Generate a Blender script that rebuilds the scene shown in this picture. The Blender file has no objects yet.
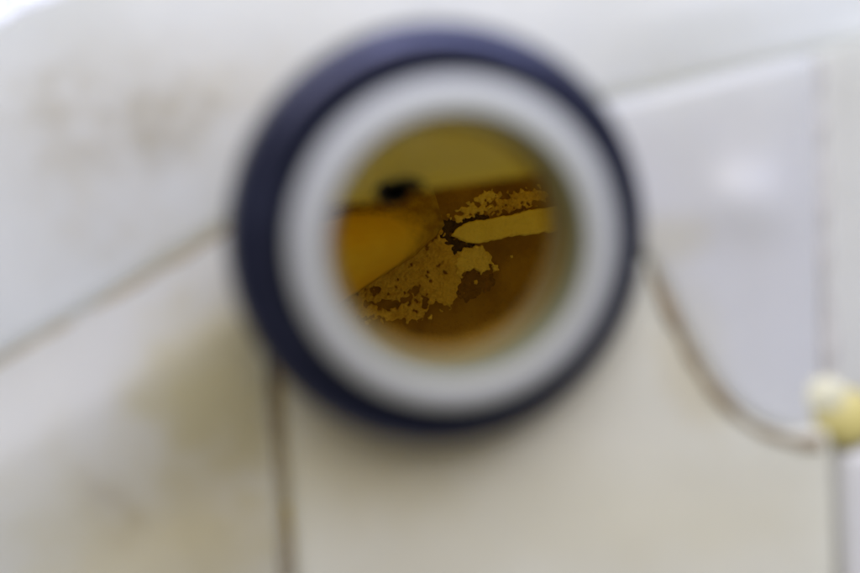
import bpy, bmesh, math, random
import numpy as np
from mathutils import Vector, Matrix, noise

# ------------------------------------------------------------------ camera, light, exposure
sc = bpy.context.scene
col = sc.collection
CAM_Z = 0.275
FPX = 50.0 / 36.0 * 860.0          # focal length in photograph pixels

cam_d = bpy.data.cameras.new('camera')
cam_d.lens = 50.0
cam_d.sensor_width = 36.0
cam_d.clip_start = 0.005
cam_d.clip_end = 10.0
cam_d.dof.use_dof = True
cam_d.dof.focus_distance = CAM_Z - 0.008
cam_d.dof.aperture_fstop = 3.1
cam_d.dof.aperture_blades = 0
cam = bpy.data.objects.new('camera', cam_d)
cam.location = (0, 0, CAM_Z)
col.objects.link(cam)
sc.camera = cam

world = bpy.data.worlds.new('World')
sc.world = world
world.use_nodes = True
world.node_tree.nodes['Background'].inputs['Color'].default_value = (0.80, 0.85, 1.0, 1)
world.node_tree.nodes['Background'].inputs['Strength'].default_value = 0.17

def area(name, loc, target, size, power, color):
    d = bpy.data.lights.new(name, 'AREA')
    d.shape = 'RECTANGLE'; d.size = size[0]; d.size_y = size[1]
    d.energy = power; d.color = color
    o = bpy.data.objects.new(name, d); col.objects.link(o)
    o.location = loc
    o.rotation_euler = (Vector(target) - Vector(loc)).to_track_quat('-Z', 'Y').to_euler()
    return o
area('window_light', (0.35, 0.95, 0.95), (0, 0, 0.06), (1.3, 0.8), 29.0, (0.74, 0.79, 1.0))
area('fill_light', (-0.05, 0.62, 1.35), (0, 0, 0.06), (0.8, 0.5), 14.0, (1.0, 0.95, 0.90))  # added fill lamp, set to suit the ring highlight; no known ceiling source

sc.view_settings.view_transform = 'Standard'
sc.view_settings.look = 'None'
sc.view_settings.gamma = 1.0
sc.view_settings.exposure = 0.13
sc.cycles.use_denoising = True
sc.cycles.max_bounces = 14
sc.cycles.diffuse_bounces = 10
sc.cycles.transmission_bounces = 12
sc.cycles.caustics_reflective = False

# ------------------------------------------------------------------ helpers
def P(px, py, d):
    """point seen at a photograph pixel, d metres below the lens"""
    return Vector(((px - 430.0) / FPX * d, (286.5 - py) / FPX * d, CAM_Z - d))

def link(name, me, mats, parent=None, smooth=True):
    if smooth:
        for p in me.polygons: p.use_smooth = True
    o = bpy.data.objects.new(name, me); col.objects.link(o)
    for m in (mats if isinstance(mats, (list, tuple)) else [mats]): me.materials.append(m)
    if parent: o.parent = parent
    return o

def mesh(name, verts, faces):
    me = bpy.data.meshes.new(name)
    me.from_pydata([tuple(v) for v in verts], [], faces)
    me.update()
    return me

def fix_normals(me):
    bm = bmesh.new(); bm.from_mesh(me)
    bmesh.ops.recalc_face_normals(bm, faces=bm.faces)
    bm.to_mesh(me); bm.free()

def tag(o, label, cat=None, group=None):
    o['label'] = label
    if cat: o['category'] = cat
    if group: o['group'] = group
    return o

class NT:
    """small node-tree builder"""
    def __init__(s, name):
        s.m = bpy.data.materials.new(name); s.m.use_nodes = True
        s.t = s.m.node_tree; s.n = s.t.nodes; s.n.clear()
        s.out = s.n.new('ShaderNodeOutputMaterial')
        s.pos = s.n.new('ShaderNodeTexCoord').outputs['Object']
    def set(s, sock, v):
        if hasattr(v, 'is_output') or isinstance(v, bpy.types.NodeSocket): s.t.links.new(v, sock)
        elif isinstance(v, (tuple, list)) and len(v) == 3 and sock.type == 'RGBA': sock.default_value = (*v, 1)
        else: sock.default_value = v
    def noise(s, scale, detail=4, rough=0.55, vec=None):
        n = s.n.new('ShaderNodeTexNoise'); s.set(n.inputs['Vector'], vec or s.pos)
        n.inputs['Scale'].default_value = scale; n.inputs['Detail'].default_value = detail
        n.inputs['Roughness'].default_value = rough
        return n.outputs['Fac']
    def ramp(s, v, a, b, lo=0.0, hi=1.0):
        n = s.n.new('ShaderNodeMapRange'); n.interpolation_type = 'SMOOTHSTEP'
        s.set(n.inputs['Value'], v)
        for k, x in (('From Min', a), ('From Max', b), ('To Min', lo), ('To Max', hi)): n.inputs[k].default_value = x
        return n.outputs['Result']
    def math(s, op, a, b=0.0):
        n = s.n.new('ShaderNodeMath'); n.operation = op
        s.set(n.inputs[0], a); s.set(n.inputs[1], b)
        return n.outputs[0]
    def mix(s, f, a, b):
        n = s.n.new('ShaderNodeMix'); n.data_type = 'RGBA'
        s.set(n.inputs['Factor'], f); s.set(n.inputs['A'], a); s.set(n.inputs['B'], b)
        return n.outputs['Result']
    def blob(s, c, r, stretch=(1, 1), rot=0.0):
        """soft stain mask round a point of the surface"""
        mp = s.n.new('ShaderNodeMapping'); mp.vector_type = 'TEXTURE'
        s.set(mp.inputs['Vector'], s.pos)
        mp.inputs['Location'].default_value = (c[0], c[1], 0)
        mp.inputs['Rotation'].default_value = (0, 0, rot)
        mp.inputs['Scale'].default_value = (r * stretch[0], r * stretch[1], 100.0)
        ln = s.n.new('ShaderNodeVectorMath'); ln.operation = 'LENGTH'
        s.t.links.new(mp.outputs[0], ln.inputs[0])
        warp = s.math('MULTIPLY_ADD', s.noise(160, 4), 0.7)
        s.n[-1].inputs[2].default_value = -0.35
        return s.ramp(s.math('ADD', ln.outputs['Value'], warp), 1.0, 0.15)
    def bsdf(s, color, rough, trans_color=None, trans=0.0, bump=None, bump_d=0.0003, coat=0.0, spec=0.5, tint=None):
        p = s.n.new('ShaderNodeBsdfPrincipled')
        s.set(p.inputs['Base Color'], color); s.set(p.inputs['Roughness'], rough)
        p.inputs['Specular IOR Level'].default_value = spec
        p.inputs['Coat Weight'].default_value = coat
        if tint: p.inputs['Specular Tint'].default_value = (*tint, 1)
        p.inputs['Coat Roughness'].default_value = 0.12
        if bump is not None:
            b = s.n.new('ShaderNodeBump'); b.inputs['Distance'].default_value = bump_d
            b.inputs['Strength'].default_value = 1.0
            s.set(b.inputs['Height'], bump); s.t.links.new(b.outputs[0], p.inputs['Normal'])
        sh = p.outputs[0]
        if trans > 0:
            tr = s.n.new('ShaderNodeBsdfTranslucent'); s.set(tr.inputs['Color'], trans_color)
            mx = s.n.new('ShaderNodeMixShader'); mx.inputs[0].default_value = trans
            s.t.links.new(sh, mx.inputs[1]); s.t.links.new(tr.outputs[0], mx.inputs[2]); sh = mx.outputs[0]
        s.t.links.new(sh, s.out.inputs['Surface'])
        return s.m

def pt(px, py, d=0.2): return P(px, py, d)[:2]

# ------------------------------------------------------------------ materials
def plastic(name, base, yellow, stains=(), dirt=0.25, rough=0.34, trans=0.54, spec=0.5, tcol=(0.86, 0.87, 0.78)):
    """moulded off-white plastic, aged: cloudy yellowing, grime specks, local stains"""
    t = NT(name)
    c = t.mix(t.ramp(t.noise(22, 3), 0.35, 0.75), base, yellow)
    c = t.mix(t.math('MULTIPLY', t.ramp(t.noise(330, 6, 0.65), 0.55, 0.8), dirt), c, (0.20, 0.16, 0.11))
    for (cx, cy, r, st, rot, colr, amt, brk) in stains:
        m = t.blob((cx, cy), r, st, rot)
        if brk: m = t.math('MULTIPLY', m, t.ramp(t.noise(brk, 6, 0.7), 0.36, 0.66))
        c = t.mix(t.math('MULTIPLY', m, amt), c, colr)
    r_ = t.ramp(t.noise(120, 5), 0.3, 0.7, rough - 0.08, rough + 0.14)
    return t.bsdf(c, r_, tcol, trans, t.noise(900, 4), 0.00004, spec=spec)

GR = (0.26, 0.235, 0.21); YE = (0.42, 0.35, 0.14); BR = (0.20, 0.13, 0.06)
def S(px, py, rpx, st=(1, 1), rot=0, colr=GR, amt=0.6, brk=0): 
    x, y = pt(px, py); return (x, y, rpx * 0.1675e-3, st, rot, colr, amt, brk)

M_upper = plastic('plastic_upper', (0.555, 0.568, 0.60), (0.53, 0.53, 0.525), [
    S(45, 100, 60, (1, .8), 0.3, (0.22, 0.185, 0.14), .95, 200), S(140, 130, 120, (1.2, .5), 0.3, (0.25, 0.22, 0.18), .9, 220),
    S(195, 105, 70, (1.2, .5), 0.1, (0.38, 0.35, 0.31), .6, 420), S(110, 215, 110, (1.2, .6), -0.3, (0.44, 0.41, 0.36), .55, 260),
    S(110, 110, 200, (1.2, .5), 0.15, (0.40, 0.375, 0.35), .6, 380), S(250, 80, 80, (1.4, .5), 0.2, (0.46, 0.43, 0.38), .5, 330), S(212, 99, 7, colr=(0.18, 0.16, 0.14), amt=.8),
    S(205, 255, 90, (1.6, .4), 0.5, (0.50, 0.46, 0.36), .6)], dirt=.3)
M_side = plastic('plastic_side', (0.62, 0.615, 0.615), (0.60, 0.59, 0.57), [
    S(120, 610, 330, (1.05, .68), 0.40, (0.48, 0.43, 0.29), .92),
    S(215, 400, 120, (1, 1.1), 0, YE, .8), S(235, 340, 70, (.8, 1), 0, YE, .3), S(200, 520, 110, (.7, 1.4), 0, (0.42, 0.37, 0.24), .55),
    S(112, 505, 60, (.6, 1.2), 0.4, BR, .5, 240)], dirt=.12, rough=.30)
M_front = plastic('plastic_front', (0.69, 0.67, 0.585), (0.66, 0.62, 0.50), [
    S(350, 470, 140, (1.4, .6), 0, (0.55, 0.49, 0.32), .55), S(690, 380, 70, (.6, 1.2), 0.5, (0.54, 0.46, 0.30), .5),
    S(600, 520, 200, (1.6, .5), 0, (0.60, 0.56, 0.42), .5)], dirt=.1)
M_block = plastic('plastic_block', (0.62, 0.625, 0.67), (0.60, 0.60, 0.60), [
    S(670, 240, 70, (.8, .6), 0, (0.52, 0.48, 0.36), .5), S(690, 330, 90, (.5, 1.2), .4, (0.52, 0.49, 0.42), .4)], dirt=.08, rough=.30)
M_strip = plastic('plastic_strip', (0.60, 0.60, 0.60), (0.56, 0.55, 0.52), [], dirt=.15, rough=.33)
M_grey = plastic('plastic_grey', (0.40, 0.39, 0.37), (0.45, 0.43, 0.40), [], dirt=.3, trans=.1)
M_shell = plastic('plastic_shell', (0.50, 0.47, 0.41), (0.44, 0.40, 0.33), [], dirt=.5, trans=.66, tcol=(0.98, 0.94, 0.80))
M_neck = plastic('plastic_neck', (0.555, 0.55, 0.575), (0.52, 0.51, 0.51), [], dirt=.1, rough=.42)

def inner_plastic():
    t = NT('stained_inner_plastic')
    c = t.mix(t.ramp(t.noise(60, 5), 0.3, 0.7), (0.56, 0.45, 0.11), (0.44, 0.33, 0.07))
    return t.bsdf(c, 0.4, (0.92, 0.78, 0.20), 0.62, t.noise(400, 4), 0.00005)
M_inner = inner_plastic()

def neck_bore():
    t = NT('stained_neck_bore')
    c = t.mix(t.ramp(t.noise(90, 5), 0.35, 0.7), (0.125, 0.125, 0.075), (0.105, 0.10, 0.055))
    return t.bsdf(c, 0.4, (0.75, 0.66, 0.24), 0.12, t.noise(500, 3), 0.00003)
M_bore = neck_bore()
def amber(name, a, b, tc, tr):
    t = NT(name); c = t.mix(t.ramp(t.noise(110, 5), 0.3, 0.7), a, b)
    return t.bsdf(c, 0.45, tc, tr, t.noise(500, 4), 0.00005, spec=.25)
M_ledge = amber('olive_ledge', (0.36, 0.325, 0.15), (0.29, 0.25, 0.09), (0.80, 0.66, 0.16), .5)
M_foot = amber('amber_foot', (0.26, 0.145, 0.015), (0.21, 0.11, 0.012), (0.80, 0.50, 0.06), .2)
M_rib = amber('amber_rib', (0.86, 0.60, 0.06), (0.80, 0.52, 0.04), (0.97, 0.70, 0.10), .4)

def rubber():
    t = NT('black_rubber')
    c = t.mix(t.ramp(t.noise(120, 5), 0.4, 0.75), (0.004, 0.0045, 0.008), (0.008, 0.009, 0.015))
    return t.bsdf(c, t.ramp(t.noise(200, 4), .3, .7, .27, .37), spec=.66, tint=(0.58, 0.60, 1.0), bump=t.noise(1500, 3), bump_d=0.00003)
M_rubber = rubber()

def sediment():
    t = NT('brown_sediment')
    c = t.mix(t.ramp(t.noise(95, 6, .65), 0.32, 0.68), (0.22, 0.105, 0.010), (0.40, 0.21, 0.018))
    c = t.mix(t.math('MULTIPLY', t.ramp(t.noise(1100, 5, .7), .52, .75), .55), c, (0.10, 0.05, 0.012))
    return t.bsdf(c, 0.55, (0.75, 0.40, 0.06), 0.30, t.noise(1300, 6, .7), 0.00025, spec=.1)
M_sed = sediment()
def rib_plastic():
    t = NT('amber_rib_silt_and_shade')
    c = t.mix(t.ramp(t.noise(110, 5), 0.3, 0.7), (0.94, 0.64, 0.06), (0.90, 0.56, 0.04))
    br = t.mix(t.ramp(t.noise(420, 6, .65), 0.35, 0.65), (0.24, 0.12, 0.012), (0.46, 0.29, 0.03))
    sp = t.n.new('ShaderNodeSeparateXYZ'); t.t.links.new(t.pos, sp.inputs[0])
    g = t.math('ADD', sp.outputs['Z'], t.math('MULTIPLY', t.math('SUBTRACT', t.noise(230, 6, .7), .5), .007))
    c = t.mix(t.ramp(g, .0150, .0088), c, br)          # sediment on the low end; the brown also paints the far trough's shade
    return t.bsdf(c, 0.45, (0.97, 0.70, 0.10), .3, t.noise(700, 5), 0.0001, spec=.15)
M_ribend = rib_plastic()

def crust(name, a, b, speck, amt, trans=.15):
    t = NT(name)
    c = t.mix(t.ramp(t.noise(260, 6, .7), 0.3, 0.7), a, b)
    c = t.mix(t.math('MULTIPLY', t.ramp(t.noise(2300, 5, .75), .50, .72), amt), c, speck)
    return t.bsdf(c, 0.65, (0.80, 0.55, 0.12), trans, t.noise(2000, 6, .7), 0.0002, spec=.08)
M_crust = crust('tan_crust', (0.74, 0.47, 0.06), (0.52, 0.29, 0.03), (0.20, 0.10, 0.02), .6)
M_pale = crust('pale_crust', (0.82, 0.58, 0.09), (0.72, 0.47, 0.06), (0.26, 0.16, 0.05), .5)
M_flake = crust('yellow_flake', (0.88, 0.66, 0.10), (0.82, 0.59, 0.08), (0.45, 0.33, 0.10), .30)
M_dark = crust('dark_sludge_and_shadow', (0.050, 0.026, 0.008), (0.085, 0.045, 0.010), (0.020, 0.012, 0.006), .5, .0)
M_umber = crust('umber_sludge', (0.15, 0.068, 0.010), (0.20, 0.095, 0.013), (0.08, 0.04, 0.01), .5, .0)
def simple(name, colr, rough, trans=0, tc=None):
    t = NT(name); c = t.mix(t.ramp(t.noise(200, 4), .35, .7), colr, tuple(x * .82 for x in colr))
    return t.bsdf(c, rough, tc, trans)
M_lug = simple('yellow_lug', (0.46, 0.39, 0.13), .5, .1, (0.8, .65, .2))
M_lugw = simple('ivory_lug_highlight', (0.52, 0.49, 0.34), .55)
M_bench = simple('pale_worktop', (0.72, 0.74, 0.80), .5)
M_port = simple('black_port_shade', (0.02, 0.016, 0.008), .6)  # black colour stands in for the unlit depth of the port

# ------------------------------------------------------------------ setting
bm = bmesh.new()
vs = [bm.verts.new((x, y, 0)) for x, y in ((-.6, -.5), (.6, -.5), (.6, .5), (-.6, .5))]
bm.faces.new(vs)
me = bpy.data.meshes.new('worktop'); bm.to_mesh(me); bm.free()
wt = link('worktop', me, M_bench, smooth=False); wt['kind'] = 'structure'

# ------------------------------------------------------------------ the tank
tank = bpy.data.objects.new('plastic_tank', None); col.objects.link(tank)
tank.empty_display_size = .02
tag(tank, 'aged off-white plastic tank, open round filler neck, seams stained yellow and brown', 'tank')

TILT = math.radians(12.5)
axis = Vector((math.sin(TILT) * .77, -math.sin(TILT) * .63, math.cos(TILT))).normalized()
RIM = P(459.5, 246.5, 0.170)
neckM = Matrix.Translation(RIM) @ Vector((0, 0, 1)).rotation_difference(axis).to_matrix().to_4x4()
def axis_at(z):
    k = (z - RIM.z) / axis.z
    return RIM + axis * k

def lathe(name, prof, mats, parent, seg=128, closed=False, slot=None, wob=0.0):
    verts, faces = [], []
    n = len(prof)
    for i in range(seg):
        a = 2 * math.pi * i / seg
        for (r, h) in prof:
            w = 1 + wob * noise.noise((math.cos(a) * 2, math.sin(a) * 2, h * 60))
            verts.append(neckM @ Vector((r * w * math.cos(a), r * w * math.sin(a), h)))
    for i in range(seg):
        j = (i + 1) % seg
        for k in range(n if closed else n - 1):
            k2 = (k + 1) % n
            faces.append((i * n + k, j * n + k, j * n + k2, i * n + k2))
    me = mesh(name, verts, faces)
    fix_normals(me)
    return link(name, me, mats, parent)

mm = 0.001
# outer neck with its rolled lip; bore; base flange
def arc(cx, cy, r, a0, a1, n=10):
    return [(cx + r * math.cos(math.radians(a0 + (a1 - a0) * i / n)), cy + r * math.sin(math.radians(a0 + (a1 - a0) * i / n))) for i in range(n + 1)]
lip = [(22.3, -7.6), (23.3, -6.4)] + arc(21.1, -3.0, 2.95, -30, 122, 24)
lathe('lip', [(r * mm, h * mm) for r, h in lip], M_neck, tank)
bore = arc(21.1, -3.0, 2.95, 122, 185, 12) + [(18.1, -4.8), (18.0, -7.0), (17.9, -9.0), (17.8, -10.6)]
lathe('bore', [(r * mm, h * mm) for r, h in bore], M_bore, tank)['label'] = 'olive-stained bore of the filler neck'
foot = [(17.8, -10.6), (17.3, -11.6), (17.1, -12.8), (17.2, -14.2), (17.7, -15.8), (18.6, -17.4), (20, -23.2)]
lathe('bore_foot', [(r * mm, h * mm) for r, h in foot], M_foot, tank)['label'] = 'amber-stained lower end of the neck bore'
wall = [(22.3, -7.6), (22.2, -12), (22.2, -19), (22.8, -22), (24.5, -23.6), (28.5, -24.2), (29.2, -25.0), (29.2, -27.5), (20.5, -27.5), (20.0, -23.2)]
lathe('neck_wall', [(r * mm, h * mm) for r, h in wall], M_neck, tank)

# the seal on the neck: lies round the neck and could be pulled off
seal_prof = ([(22.35, -21.0), (22.35, -12.4)] + [(23.4, -11.6)] + arc(28.6, -15.0, 4.0, 95, 10, 14) + [(32.8, -16.2)] +
             arc(30.4, -18.4, 2.5, 0, -85, 8) + [(24.0, -21.4)])
root = None
seal = lathe('rubber_seal', [(r * mm, h * mm) for r, h in seal_prof], M_rubber, None, closed=True, wob=.004)
tag(seal, 'thick black rubber ring fitted round the white filler neck', 'seal')

# --- moulded panels of the tank's upper side
def polyline(pts, n):
    pts = np.array(pts, float)
    # smooth by Catmull-Rom before resampling by length
    q = []
    for i in range(len(pts) - 1):
        p0 = pts[max(i - 1, 0)]; p1 = pts[i]; p2 = pts[i + 1]; p3 = pts[min(i + 2, len(pts) - 1)]
        for s in np.linspace(0, 1, 16, endpoint=False):
            q.append(.5 * ((2 * p1) + (-p0 + p2) * s + (2 * p0 - 5 * p1 + 4 * p2 - p3) * s * s + (-p0 + 3 * p1 - 3 * p2 + p3) * s ** 3))
    q.append(pts[-1]); q = np.array(q)
    L = np.concatenate([[0], np.cumsum(np.linalg.norm(np.diff(q, axis=0), axis=1))]); L /= L[-1]
    return np.stack([np.interp(n, L, q[:, k]) for k in range(2)], 1)

def seg_dist(p, poly):
    d = np.full(len(p), 1e9)
    for i in range(len(poly)):
        a = poly[i]; b = poly[(i + 1) % len(poly)]; ab = b - a
        t = np.clip(((p - a) @ ab) / max(ab @ ab, 1e-9), 0, 1)
        d = np.minimum(d, np.linalg.norm(p - (a + t[:, None] * ab), axis=1))
    return d

def panel(name, low, high, mat, zf, roll, z0=0.075, nu=110, nv=80, skirt=.011, label=None):
    """surface between two edge lines drawn in pixels on the tank-top plane; edges roll over and run down as skirts"""
    eu = .5 - .5 * np.cos(np.pi * np.linspace(0, 1, nu)); ev = .5 - .5 * np.cos(np.pi * np.linspace(0, 1, nv))
    A = polyline(low, eu); B = polyline(high, eu)
    G = A[None] * (1 - ev[:, None, None]) + B[None] * ev[:, None, None]
    flat = G.reshape(-1, 2)
    bnd = np.concatenate([G[0], G[1:, -1], G[-1, ::-1][1:], G[::-1, 0][1:-1]])
    k = 0.2 / FPX
    d = seg_dist(flat, bnd[::2]) * k
    verts = []
    keep = np.ones(len(flat), bool)
    for i, (px, py) in enumerate(flat):
        x, y = pt(px, py)
        z = z0 + zf(px, py) * mm
        dd = min(d[i], roll)
        z -= roll - math.sqrt(max(roll * roll - (roll - dd) ** 2, 0))
        z += .00022 * noise.noise((x * 60, y * 60, 3.1))
        c = axis_at(z)
        keep[i] = math.hypot(x - c.x, y - c.y) > .0235
        verts.append((x, y, z))
    faces = []
    for j in range(nv - 1):
        for i in range(nu - 1):
            a = j * nu + i
            q = (a, a + 1, a + 1 + nu, a + nu)
            if all(keep[v] for v in q): faces.append(q)
    ring = [i for i in range(nu)] + [j * nu + nu - 1 for j in range(1, nv)] + [(nv - 1) * nu + i for i in range(nu - 2, -1, -1)] + [j * nu for j in range(nv - 2, 0, -1)]
    base = len(verts)
    for v in ring: x, y, z = verts[v]; verts.append((x, y, z - skirt))
    for q in range(len(ring)):
        r = (q + 1) % len(ring)
        if keep[ring[q]] and keep[ring[r]]: faces.append((ring[r], ring[q], base + q, base + r))
    me = mesh(name, verts, faces)
    bm = bmesh.new(); bm.from_mesh(me)
    bmesh.ops.delete(bm, geom=[v for v in bm.verts if not v.link_faces], context='VERTS')
    bm.to_mesh(me); bm.free()
    o = link(name, me, mat, tank)
    if label: o['label'] = label
    return o

sm = lambda a, b, x: (lambda t: t * t * (3 - 2 * t))(min(max((x - a) / (b - a), 0), 1))
# upper panel: ends along a V whose point hides behind the neck
def z_upper(px, py):
    dr = 95 - .245 * (px - 620) - py       # pixels above the right-hand seam
    return 1.0 - 2.6 * sm(75, 0, dr) * sm(600, 680, px) - 5.0 * sm(90, -60, py) * sm(560, 900, px) - 3.0 * sm(120, -60, px) * sm(130, -10, py)
panel('upper_panel', [(-90, 412), (0, 359), (100, 302), (200, 243), (300, 178), (440, 135), (620, 95), (740, 65), (860, 37), (960, 14)],
      [(-100, 75), (0, 14), (40, -3), (200, -50), (440, -85), (700, -80), (960, -55)], M_upper, z_upper, .0026,
      label='greyish white upper panel with smudges of grime')
# side panel: a crest under the seam, then it falls away to the lower left
def z_side(px, py):
    d = (py - (365 - .575 * px)) * .867         # pixels below the seam line
    return -0.6 + 4.6 * sm(0, 90, d) - 7.2 * sm(70, 235, d) - 2.2 * sm(90, 420, d)
panel('side_panel', [(-90, 640), (40, 640), (160, 640), (282, 640)], [(-90, 396), (0, 343), (100, 286), (180, 240), (252, 200)],
      M_side, z_side, .0008, label='yellow-stained side panel falling away below a pale crest')
# front panel
def z_front(px, py): return 0.5 + 0.3 * sm(640, 430, py)
panel('front_panel', [(297, 640), (480, 640), (660, 640), (842, 640)],
      [(277, 300), (420, 262), (560, 246), (648, 254), (680, 308), (712, 360), (750, 402), (794, 420), (834, 422)],
      M_front, z_front, .0032, label='flat ivory front panel below the filler neck')
# right block
def z_block(px, py): return (1.7 + 1.5 * math.exp(-((px - 748) / 42) ** 2 - ((py - 205) / 34) ** 2)
            + 0.8 * sm(330, 130, py) - 2.6 * sm(760, 845, px))
panel('corner_block', [(560, 240), (625, 250), (652, 270), (677, 322), (707, 376), (747, 419), (790, 437), (832, 438)],
      [(520, 122), (600, 101), (660, 87), (740, 67), (819, 48)], M_block, z_block, .0028, label='glossy white corner block with rounded lower outline')
# strips along the right side
def z_strip(px, py): return -1.7 + 3.4 * sm(826, 890, px)
panel('edge_strip', [(830, 392), (880, 396), (960, 400)], [(817, 48), (860, 38), (960, 17)], M_strip, z_strip, .001)
panel('edge_strip', [(849, 640), (905, 640), (960, 640)], [(838, 448), (900, 446), (960, 444)], M_grey, lambda a, b: -1.5, .003, label='dark grey strip below the yellow lug')

# thin uneven beads in the seams: settled grime, and one of painted shading
def grime(pts, z, rad, mat):
    path = polyline(pts, np.linspace(0, 1, 90)); verts, faces = [], []
    for i, (px, py) in enumerate(path):
        a_ = path[max(i - 1, 0)]; b_ = path[min(i + 1, 89)]
        d_ = Vector((b_[0] - a_[0], a_[1] - b_[1], 0)).normalized(); n_ = Vector((-d_.y, d_.x, 0))
        x, y = pt(px, py); r = rad * (.75 + .7 * noise.noise((px * .03, py * .03, 2.2)))
        for k in range(8):
            q = 2 * math.pi * k / 8
            v = Vector((x, y, z(px, py))) + n_ * (r * math.cos(q)); v.z += .6 * r * math.sin(q); verts.append(v)
    for i in range(89):
        for k in range(8): faces.append((i * 8 + k, i * 8 + (k + 1) % 8, i * 8 + 8 + (k + 1) % 8, i * 8 + 8 + k))
    me = mesh('seam_grime_shade', verts, faces); fix_normals(me)
    return link('seam_grime_shade', me, mat, tank)
M_gr1 = simple('brown_grime', (0.20, 0.145, 0.085), .8); M_gr3 = simple('grey_seam_shade', (0.36, 0.34, 0.31), .8); M_gr4 = simple('dun_grime', (0.19, 0.155, 0.105), .8); M_gr2 = simple('beige_grime', (0.34, 0.28, 0.19), .8)
grime([(648, 266), (674, 323), (704, 378), (745, 421), (789, 439.5), (818, 441)], lambda a, b: .0764, .0011, M_gr1)
grime([(-40, 384), (0, 361), (100, 304), (200, 245), (240, 221)], lambda a, b: .0742, .0008, M_gr2)
grime([(268, 350), (272, 420), (281, 520), (290, 640)], lambda a, b: .0735, .0009, M_gr4)
grime([(818, 60), (821, 150), (826, 250), (830, 330), (832, 390)], lambda a, b: .0738, .0016, M_gr3)  # grey bead painting the soft shading along the right-hand seam

# lug where the seams meet
def lump(name, c, rad, mat, parent, seed, squash=.7):
    bm = bmesh.new(); bmesh.ops.create_icosphere(bm, subdivisions=3, radius=1)
    for v in bm.verts:
        k = 1 + .22 * noise.noise(v.co * 1.6 + Vector((seed, 0, 0)))
        v.co = Vector((c[0] + v.co.x * rad[0] * k, c[1] + v.co.y * rad[1] * k, c[2] + v.co.z * rad[2] * k))
    me = bpy.data.meshes.new(name); bm.to_mesh(me); bm.free()
    return link(name, me, mat, parent)
p = P(848, 418, .2); lg = lump('lug', (p.x, p.y, .0738), (.0070, .0050, .0020), M_lug, tank, 1)
lg['label'] = 'small yellow lug where the seams meet'
p = P(826, 396, .2); lump('lug_highlight', (p.x, p.y, .0748), (.0036, .0034, .0012), M_lugw, lg, 5)  # ivory lump added as a painted highlight on the lug's left

# --- tank shell under the panels: outer box with a hole for the neck
def rounded_box(name, x0, x1, y0, y1, z0, z1, R, mat, hole=None, parent=tank, inward=False, floor=True, ceiling=True):
    nx, ny = 96, 72
    verts, faces = [], []
    def rect(inset):
        pts = []
        rr = max(R - inset, .0005)
        for cx, cy, a0 in ((x1 - R, y1 - R, 0), (x0 + R, y1 - R, 90), (x0 + R, y0 + R, 180), (x1 - R, y0 + R, 270)):
            for k in range(9):
                a = math.radians(a0 + 90 * k / 8); pts.append((cx + rr * math.cos(a), cy + rr * math.sin(a)))
        out = []
        for i in range(36):
            a, b = pts[i], pts[(i + 1) % 36]
            m = 20 if i % 9 == 8 else 1
            for k in range(m): out.append((a[0] + (b[0] - a[0]) * k / m, a[1] + (b[1] - a[1]) * k / m))
        return out
    rings = []
    for k in range(7):                     # floor corner, wall, top corner
        a = math.radians(-90 + 90 * k / 6); rings.append((R - R * math.cos(a), z0 + R + R * math.sin(a)))
    for k in range(7):
        a = math.radians(90 * k / 6); rings.append((R - R * math.cos(a), z1 - R + R * math.sin(a)))
    n = 4 * 28
    for ins, z in rings:
        for x, y in rect(ins): verts.append((x, y, z))
    for k in range(len(rings) - 1):
        for i in range(n): faces.append((k * n + i, k * n + (i + 1) % n, (k + 1) * n + (i + 1) % n, (k + 1) * n + i))
    if floor: faces.append(tuple(range(n - 1, -1, -1)))
    # top with a round opening
    top = [(len(rings) - 1) * n + i for i in range(n)]
    if not ceiling: pass
    elif hole:
        cx, cy, hr = hole; b = len(verts)
        for v in top:
            a = math.atan2(verts[v][1] - cy, verts[v][0] - cx)
            verts.append((cx + hr * math.cos(a), cy + hr * math.sin(a), z1))
        for i in range(n): faces.append((top[i], top[(i + 1) % n], b + (i + 1) % n, b + i))
    else: faces.append(tuple(top))
    me = mesh(name, verts, faces); fix_normals(me)
    return link(name, me, mat, parent, smooth=False)
c = axis_at(.0690)
rounded_box('shell', -.078, .086, -.056, .050, .0005, .0655, .018, M_shell, (c.x, c.y, .0262))
c = axis_at(.0665)
rounded_box('inner_wall', -.0755, .0835, -.0535, .0475, .003, .0665, .016, M_inner, floor=False, ceiling=False)

# ------------------------------------------------------------------ inside: floor, baffle, port, rib
FD = .268                                    # lens to chamber floor
def floor_z(x, y):
    z = .0065 + .0005 * noise.noise((x * 90, y * 90, .4)) + .00018 * noise.noise((x * 420, y * 420, 1.7))
    e = max(0, -.004 - y) ; z += 6.0 * e * e     # dished towards the near side
    return z
nx, ny = 220, 150
xs = np.linspace(-.070, .078, nx); ys = np.linspace(-.048, .042, ny)
verts = [(x, y, floor_z(x, y)) for y in ys for x in xs]
faces = [(j * nx + i, j * nx + i + 1, (j + 1) * nx + i + 1, (j + 1) * nx + i) for j in range(ny - 1) for i in range(nx - 1)]
link('chamber_floor', mesh('chamber_floor', verts, faces), M_sed, tank)['label'] = 'brown stained floor inside the tank'

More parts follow.
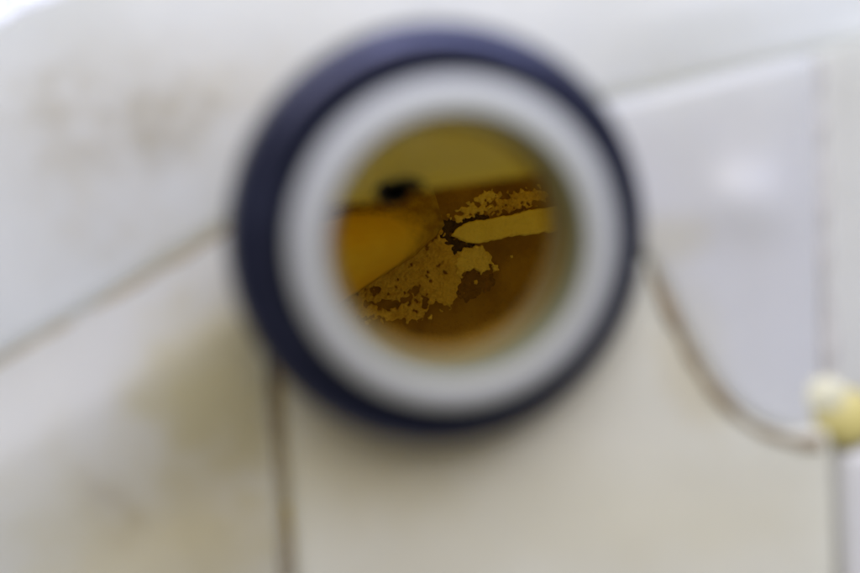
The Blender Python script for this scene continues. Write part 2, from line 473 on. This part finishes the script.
# baffle: a ledge that juts from the far wall, undercut below, with a port in it
def ledge_edge(x):                     # y of the ledge's front edge along x
    e = [P(300, 204, .214), P(390, 199, .214), P(440, 186, .214), P(500, 176, .214), P(560, 168, .214), P(640, 160, .214)]
    return float(np.interp(x, [q.x for q in e], [q.y for q in e]))
prof = [(13, 4.5), (11, 18), (8, 36), (5, 48), (2.2, 53.5), (.7, 55.6), (0, 57.5), (.3, 59.0), (1.3, 60.3), (2.7, 61.1), (4.2, 61.6), (6, 62.1), (8, 62.6), (10.5, 63.1), (14, 63.8), (18, 64.5), (21, 64.9), (22, 65)]
def ledge_point(x, s):
    i = min(int(s), len(prof) - 2); f = s - i
    a_, b_ = prof[i], prof[i + 1]
    return Vector((x, min(ledge_edge(x) + (a_[0] + (b_[0] - a_[0]) * f) * mm, .0465), (a_[1] + (b_[1] - a_[1]) * f) * mm))
PORT = P(399, 190, .214)
sx = np.linspace(-.072, .080, 160); ss = np.linspace(0, len(prof) - 1.001, 120)
verts, faces = [], []
for q in ss:
    for x in sx:
        v = ledge_point(x, q); v.y += .0005 * noise.noise((x * 60, v.z * 60, 7)); verts.append(v)
for j in range(119):
    for i in range(159):
        k = j * 160 + i
        m_ = (verts[k] + verts[k + 161]) / 2
        if m_.z > .055 and ((m_.x - PORT.x) / .0034) ** 2 + ((m_.y - PORT.y) / .0014) ** 2 < 1: continue
        faces.append((k, k + 1, k + 161, k + 160))
link('baffle', mesh('baffle', verts, faces), M_ledge, tank)
verts, faces = [], []
n = 32
for k, (dz, q) in enumerate(((.0006, 1.25), (.0010, 1.08), (-.0004, 1.0), (-.006, .95), (-.0062, .02))):
    for i in range(n):
        t_ = 2 * math.pi * i / n
        wq = 1 + .45 * noise.noise((math.cos(t_) * 1.7, math.sin(t_) * 1.7, 5.5))
        x = PORT.x + .0038 * q * wq * math.cos(t_); y = PORT.y + .0017 * q * wq * math.sin(t_) + .18 * .0038 * q * math.cos(t_)
        verts.append((x, y + (-dz if k > 2 else 0) * .6, .0605 + dz + (y - ledge_edge(x) - .0015) * .45))
for k in range(4):
    for i in range(n): faces.append((k * n + i, k * n + (i + 1) % n, (k + 1) * n + (i + 1) % n, (k + 1) * n + i))
link('port', mesh('port', verts, faces), M_port, tank)['label'] = 'dark port in the amber inner ledge'

# smooth rib running down to the floor from the left wall
verts, faces = [], []
NS, NA = 50, 24
for s in range(NS + 1):
    t = s / NS
    h = .050 * (1 - t) ** 1.5 + .0014 * (1 - t ** 8)
    px = 300 + 144 * t; py = 273 - 50 * t
    d = FD - h
    c = P(px, py, d)
    w = (42 * (1 - t) + 15 * t) * d / FPX * (1 - .55 * max(0, (t - .75) / .25))
    dirv = Vector((.95, .30, 0)).normalized(); nrm = Vector((-dirv.y, dirv.x, 0))
    far = (270 - 51 * t) - (190 - 10 * t)      # pixels from the crest to the foot of the far flank
    for k in range(NA + 1):
        f = k / NA * 2 - 1                    # -1 near edge ... 1 far edge
        if f < 0:
            q = c + nrm * (w * f); zz = max(1 - f * f, 0) ** .45; g = .0052
        else:
            q = c + nrm * (far * d / FPX * f); zz = .5 + .5 * math.cos(math.pi * f); g = .0069
        q.z = g + max(c.z - g, .0003) * zz
        verts.append(q)
for s in range(NS):
    for k in range(NA):
        a = s * (NA + 1) + k; faces.append((a, a + 1, a + NA + 2, a + NA + 1))
me = mesh('rib', verts, faces); fix_normals(me)
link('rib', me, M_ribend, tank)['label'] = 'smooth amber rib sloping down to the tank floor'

# ------------------------------------------------------------------ deposits on the floor: ragged films cut out of a field
def inside_dist(px, py, poly):
    """signed distance in pixels, positive inside"""
    d = 1e9; ins = False
    n = len(poly)
    for i in range(n):
        x1, y1 = poly[i]; x2, y2 = poly[(i + 1) % n]
        dx, dy = x2 - x1, y2 - y1
        t = max(0, min(1, ((px - x1) * dx + (py - y1) * dy) / (dx * dx + dy * dy + 1e-9)))
        d = min(d, math.hypot(px - x1 - t * dx, py - y1 - t * dy))
        if (y1 > py) != (y2 > py) and px < (x2 - x1) * (py - y1) / (y2 - y1) + x1: ins = not ins
    return d if ins else -d

Z1 = lambda x, y: (320 + x / 2.046, 110 + y / 2.046)       # enlarged-view pixel to photograph pixel
def film(name, outline, mat, thick, label, cat, holes=(), rag=(2.0, .25, 1.2, .9), specks=0.0, lift=0.0, step=.6, seed=0, group=None, bumps=.00025):
    poly = [Z1(*p) for p in outline]; hs = [(*Z1(a, b), r / 2.046, s / 2.046) for a, b, r, s in holes]
    x0 = min(p[0] for p in poly) - 6; x1 = max(p[0] for p in poly) + 6
    y0 = min(p[1] for p in poly) - 6; y1 = max(p[1] for p in poly) + 6
    gx = np.arange(x0, x1, step); gy = np.arange(y0, y1, step)
    F = np.zeros((len(gy), len(gx)))
    for j, y in enumerate(gy):
        for i, x in enumerate(gx):
            r = rag[0] * noise.noise((x * rag[1] * .5, y * rag[1] * .5, seed)) + rag[2] * noise.noise((x * rag[3] * .45, y * rag[3] * .45, seed + 9))
            f = inside_dist(x, y, poly) + r
            for hx, hy, hr, hsy in hs:
                g = (math.hypot((x - hx) / hr, (y - hy) / hsy) - 1) * min(hr, hsy) + .7 * r
                f = min(f, g)
            if specks:
                f = min(f, 9 * (specks - noise.noise((x * .13, y * .13, seed + 30)) - .4 * noise.noise((x * .31, y * .31, seed + 60))))
            F[j, i] = f
    bm = bmesh.new(); cache = {}
    def vert(key, x, y, f):
        if key not in cache:
            w = P(x, y, FD); z = floor_z(w.x, w.y) + lift
            z += thick * min(1, max(0.25, f / 1.6 + .25)) + bumps * noise.noise((x * .35, y * .35, seed + 4))
            cache[key] = bm.verts.new((w.x, w.y, z))
        return cache[key]
    for j in range(len(gy) - 1):
        for i in range(len(gx) - 1):
            cs = [(i, j), (i + 1, j), (i + 1, j + 1), (i, j + 1)]
            if all(F[b, a] <= 0 for a, b in cs): continue
            out = []
            for k in range(4):
                a = cs[k]; b = cs[(k + 1) % 4]
                fa = F[a[1], a[0]]; fb = F[b[1], b[0]]
                if fa > 0: out.append(vert(a, gx[a[0]], gy[a[1]], fa))
                if (fa > 0) != (fb > 0):
                    t = fa / (fa - fb)
                    out.append(vert((min(a, b), max(a, b)), gx[a[0]] + t * (gx[b[0]] - gx[a[0]]), gy[a[1]] + t * (gy[b[1]] - gy[a[1]]), 0))
            if len(out) >= 3:
                try: bm.faces.new(out[::-1])
                except ValueError: pass
    bm.normal_update()
    ext = [e for e in bm.edges if len(e.link_faces) == 1]
    r = bmesh.ops.extrude_edge_only(bm, edges=ext)
    for v in r['geom']:
        if isinstance(v, bmesh.types.BMVert): v.co.z -= thick + .0012
    bmesh.ops.recalc_face_normals(bm, faces=bm.faces)
    me = bpy.data.meshes.new(name); bm.to_mesh(me); bm.free()
    o = link(name, me, mat)
    return tag(o, label, cat, group)

film('sludge_patch', [(240, 235), (256, 224), (284, 226), (316, 216), (345, 213), (345, 224), (318, 232), (292, 240), (276, 250), (268, 258), (288, 268), (312, 276), (300, 292), (278, 300), (258, 280), (244, 262)],  # the strip along the flake's upper edge paints the flake's shadow
     M_dark, .00008, 'near-black sludge filling the gap at the tip of the long yellow flake, its upper strip a painted shadow', 'sludge', rag=(4, .5, 2.5, 1.2), seed=3, lift=.0002)
film('crust_patch', [(55, 340), (110, 330), (170, 298), (215, 272), (250, 256), (262, 270), (285, 300), (290, 330), (284, 380), (262, 405), (225, 402), (205, 432), (150, 432), (95, 425), (40, 420), (0, 400), (-10, 370), (20, 345)],
     M_crust, .0005, 'large tan crust with brown holes under the smooth amber rib', 'deposit',
     holes=[(108, 369, 12, 7), (192, 370, 13, 9), (140, 398, 26, 10), (178, 388, 14, 8), (240, 404, 16, 8), (215, 395, 8, 12)], rag=(7, .42, 2.2, .8), seed=12, specks=.50)
film('crust_patch', [(282, 292), (300, 280), (330, 280), (350, 294), (352, 312), (342, 328), (330, 336), (316, 326), (300, 330), (284, 345), (276, 320)],
     M_pale, .0007, 'pale yellow lumpy crust between dark sludge and brown hollow', 'deposit', rag=(4, .45, 1.2, .8), seed=21, lift=.0003)
film('sludge_patch', [(286, 345), (302, 330), (318, 326), (332, 338), (352, 336), (362, 350), (348, 368), (322, 380), (300, 392), (284, 386), (280, 366)],
     M_umber, .00006, 'dark brown sludge in the hollow under the pale lumpy crust', 'sludge', rag=(4, .4, 2, .8), seed=24, lift=.0001)
film('crust_patch', [(352, 318), (364, 316), (366, 328), (354, 332)], M_pale, .0006, 'tiny pale crumb beside the pale lumpy crust', 'deposit', rag=(1, .5, 1, 1.2), seed=25)
film('yellow_flake', [(268, 258), (276, 246), (292, 234), (318, 226), (350, 222), (385, 216), (420, 207), (470, 198), (520, 196), (516, 244), (470, 250), (425, 256), (398, 258), (360, 266), (325, 272), (300, 272), (282, 264)],
     M_flake, .0008, 'long smooth yellow flake with a pointed tip', 'flake', rag=(1.5, .3, .5, .7), seed=31, lift=.0006, bumps=.0001)
film('crust_patch', [(272, 222), (282, 205), (296, 196), (318, 182), (332, 166), (352, 164), (362, 176), (350, 186), (336, 190), (350, 200), (330, 212), (310, 216), (292, 224), (280, 236)],
     M_pale, .0005, 'thin ragged yellow crust above the long flake', 'deposit', holes=[(288, 210, 5, 5), (322, 192, 9, 4)], rag=(5, .5, 2, .9), seed=44)
film('crust_patch', [(352, 188), (366, 170), (390, 168), (412, 164), (450, 160), (470, 180), (440, 196), (400, 204), (366, 210), (340, 214)],
     M_crust, .0004, 'faint tan crust between the long flake and the baffle', 'deposit', rag=(7, .45, 2, .8), seed=52, specks=.30)
rnd = random.Random(5)
CR = ['tiny tan crumb in the brown hollow under the pale lumpy crust', 'tiny pale crumb alone on bare brown floor below the long flake',
      'tiny tan crumb at the near end of the thin ragged crust', 'tiny pale crumb off the lower edge of the large tan crust',
      'tiny tan crumb off the bottom corner of the large tan crust', 'tiny pale crumb lying on the long yellow flake',
      'tiny tan crumb at the pointed end of the amber rib', 'tiny pale crumb between the amber rib and the large tan crust']
for k, (a, b, r) in enumerate([(318, 352, 5), (392, 300, 4), (262, 216, 5), (226, 424, 6), (96, 436, 6), (372, 236, 4), (246, 250, 6), (130, 338, 5)]):
    pts = [(a + r * (0.7 + .5 * rnd.random()) * math.cos(q * 1.047), b + r * (0.7 + .5 * rnd.random()) * math.sin(q * 1.047)) for q in range(6)]
    film('crumb', pts, M_pale if k % 2 else M_crust, .0005, CR[k], 'crumb', rag=(1, .5, .8, 1.4), seed=70 + k, lift=.0002, step=.4, group='crumbs on the tank floor')
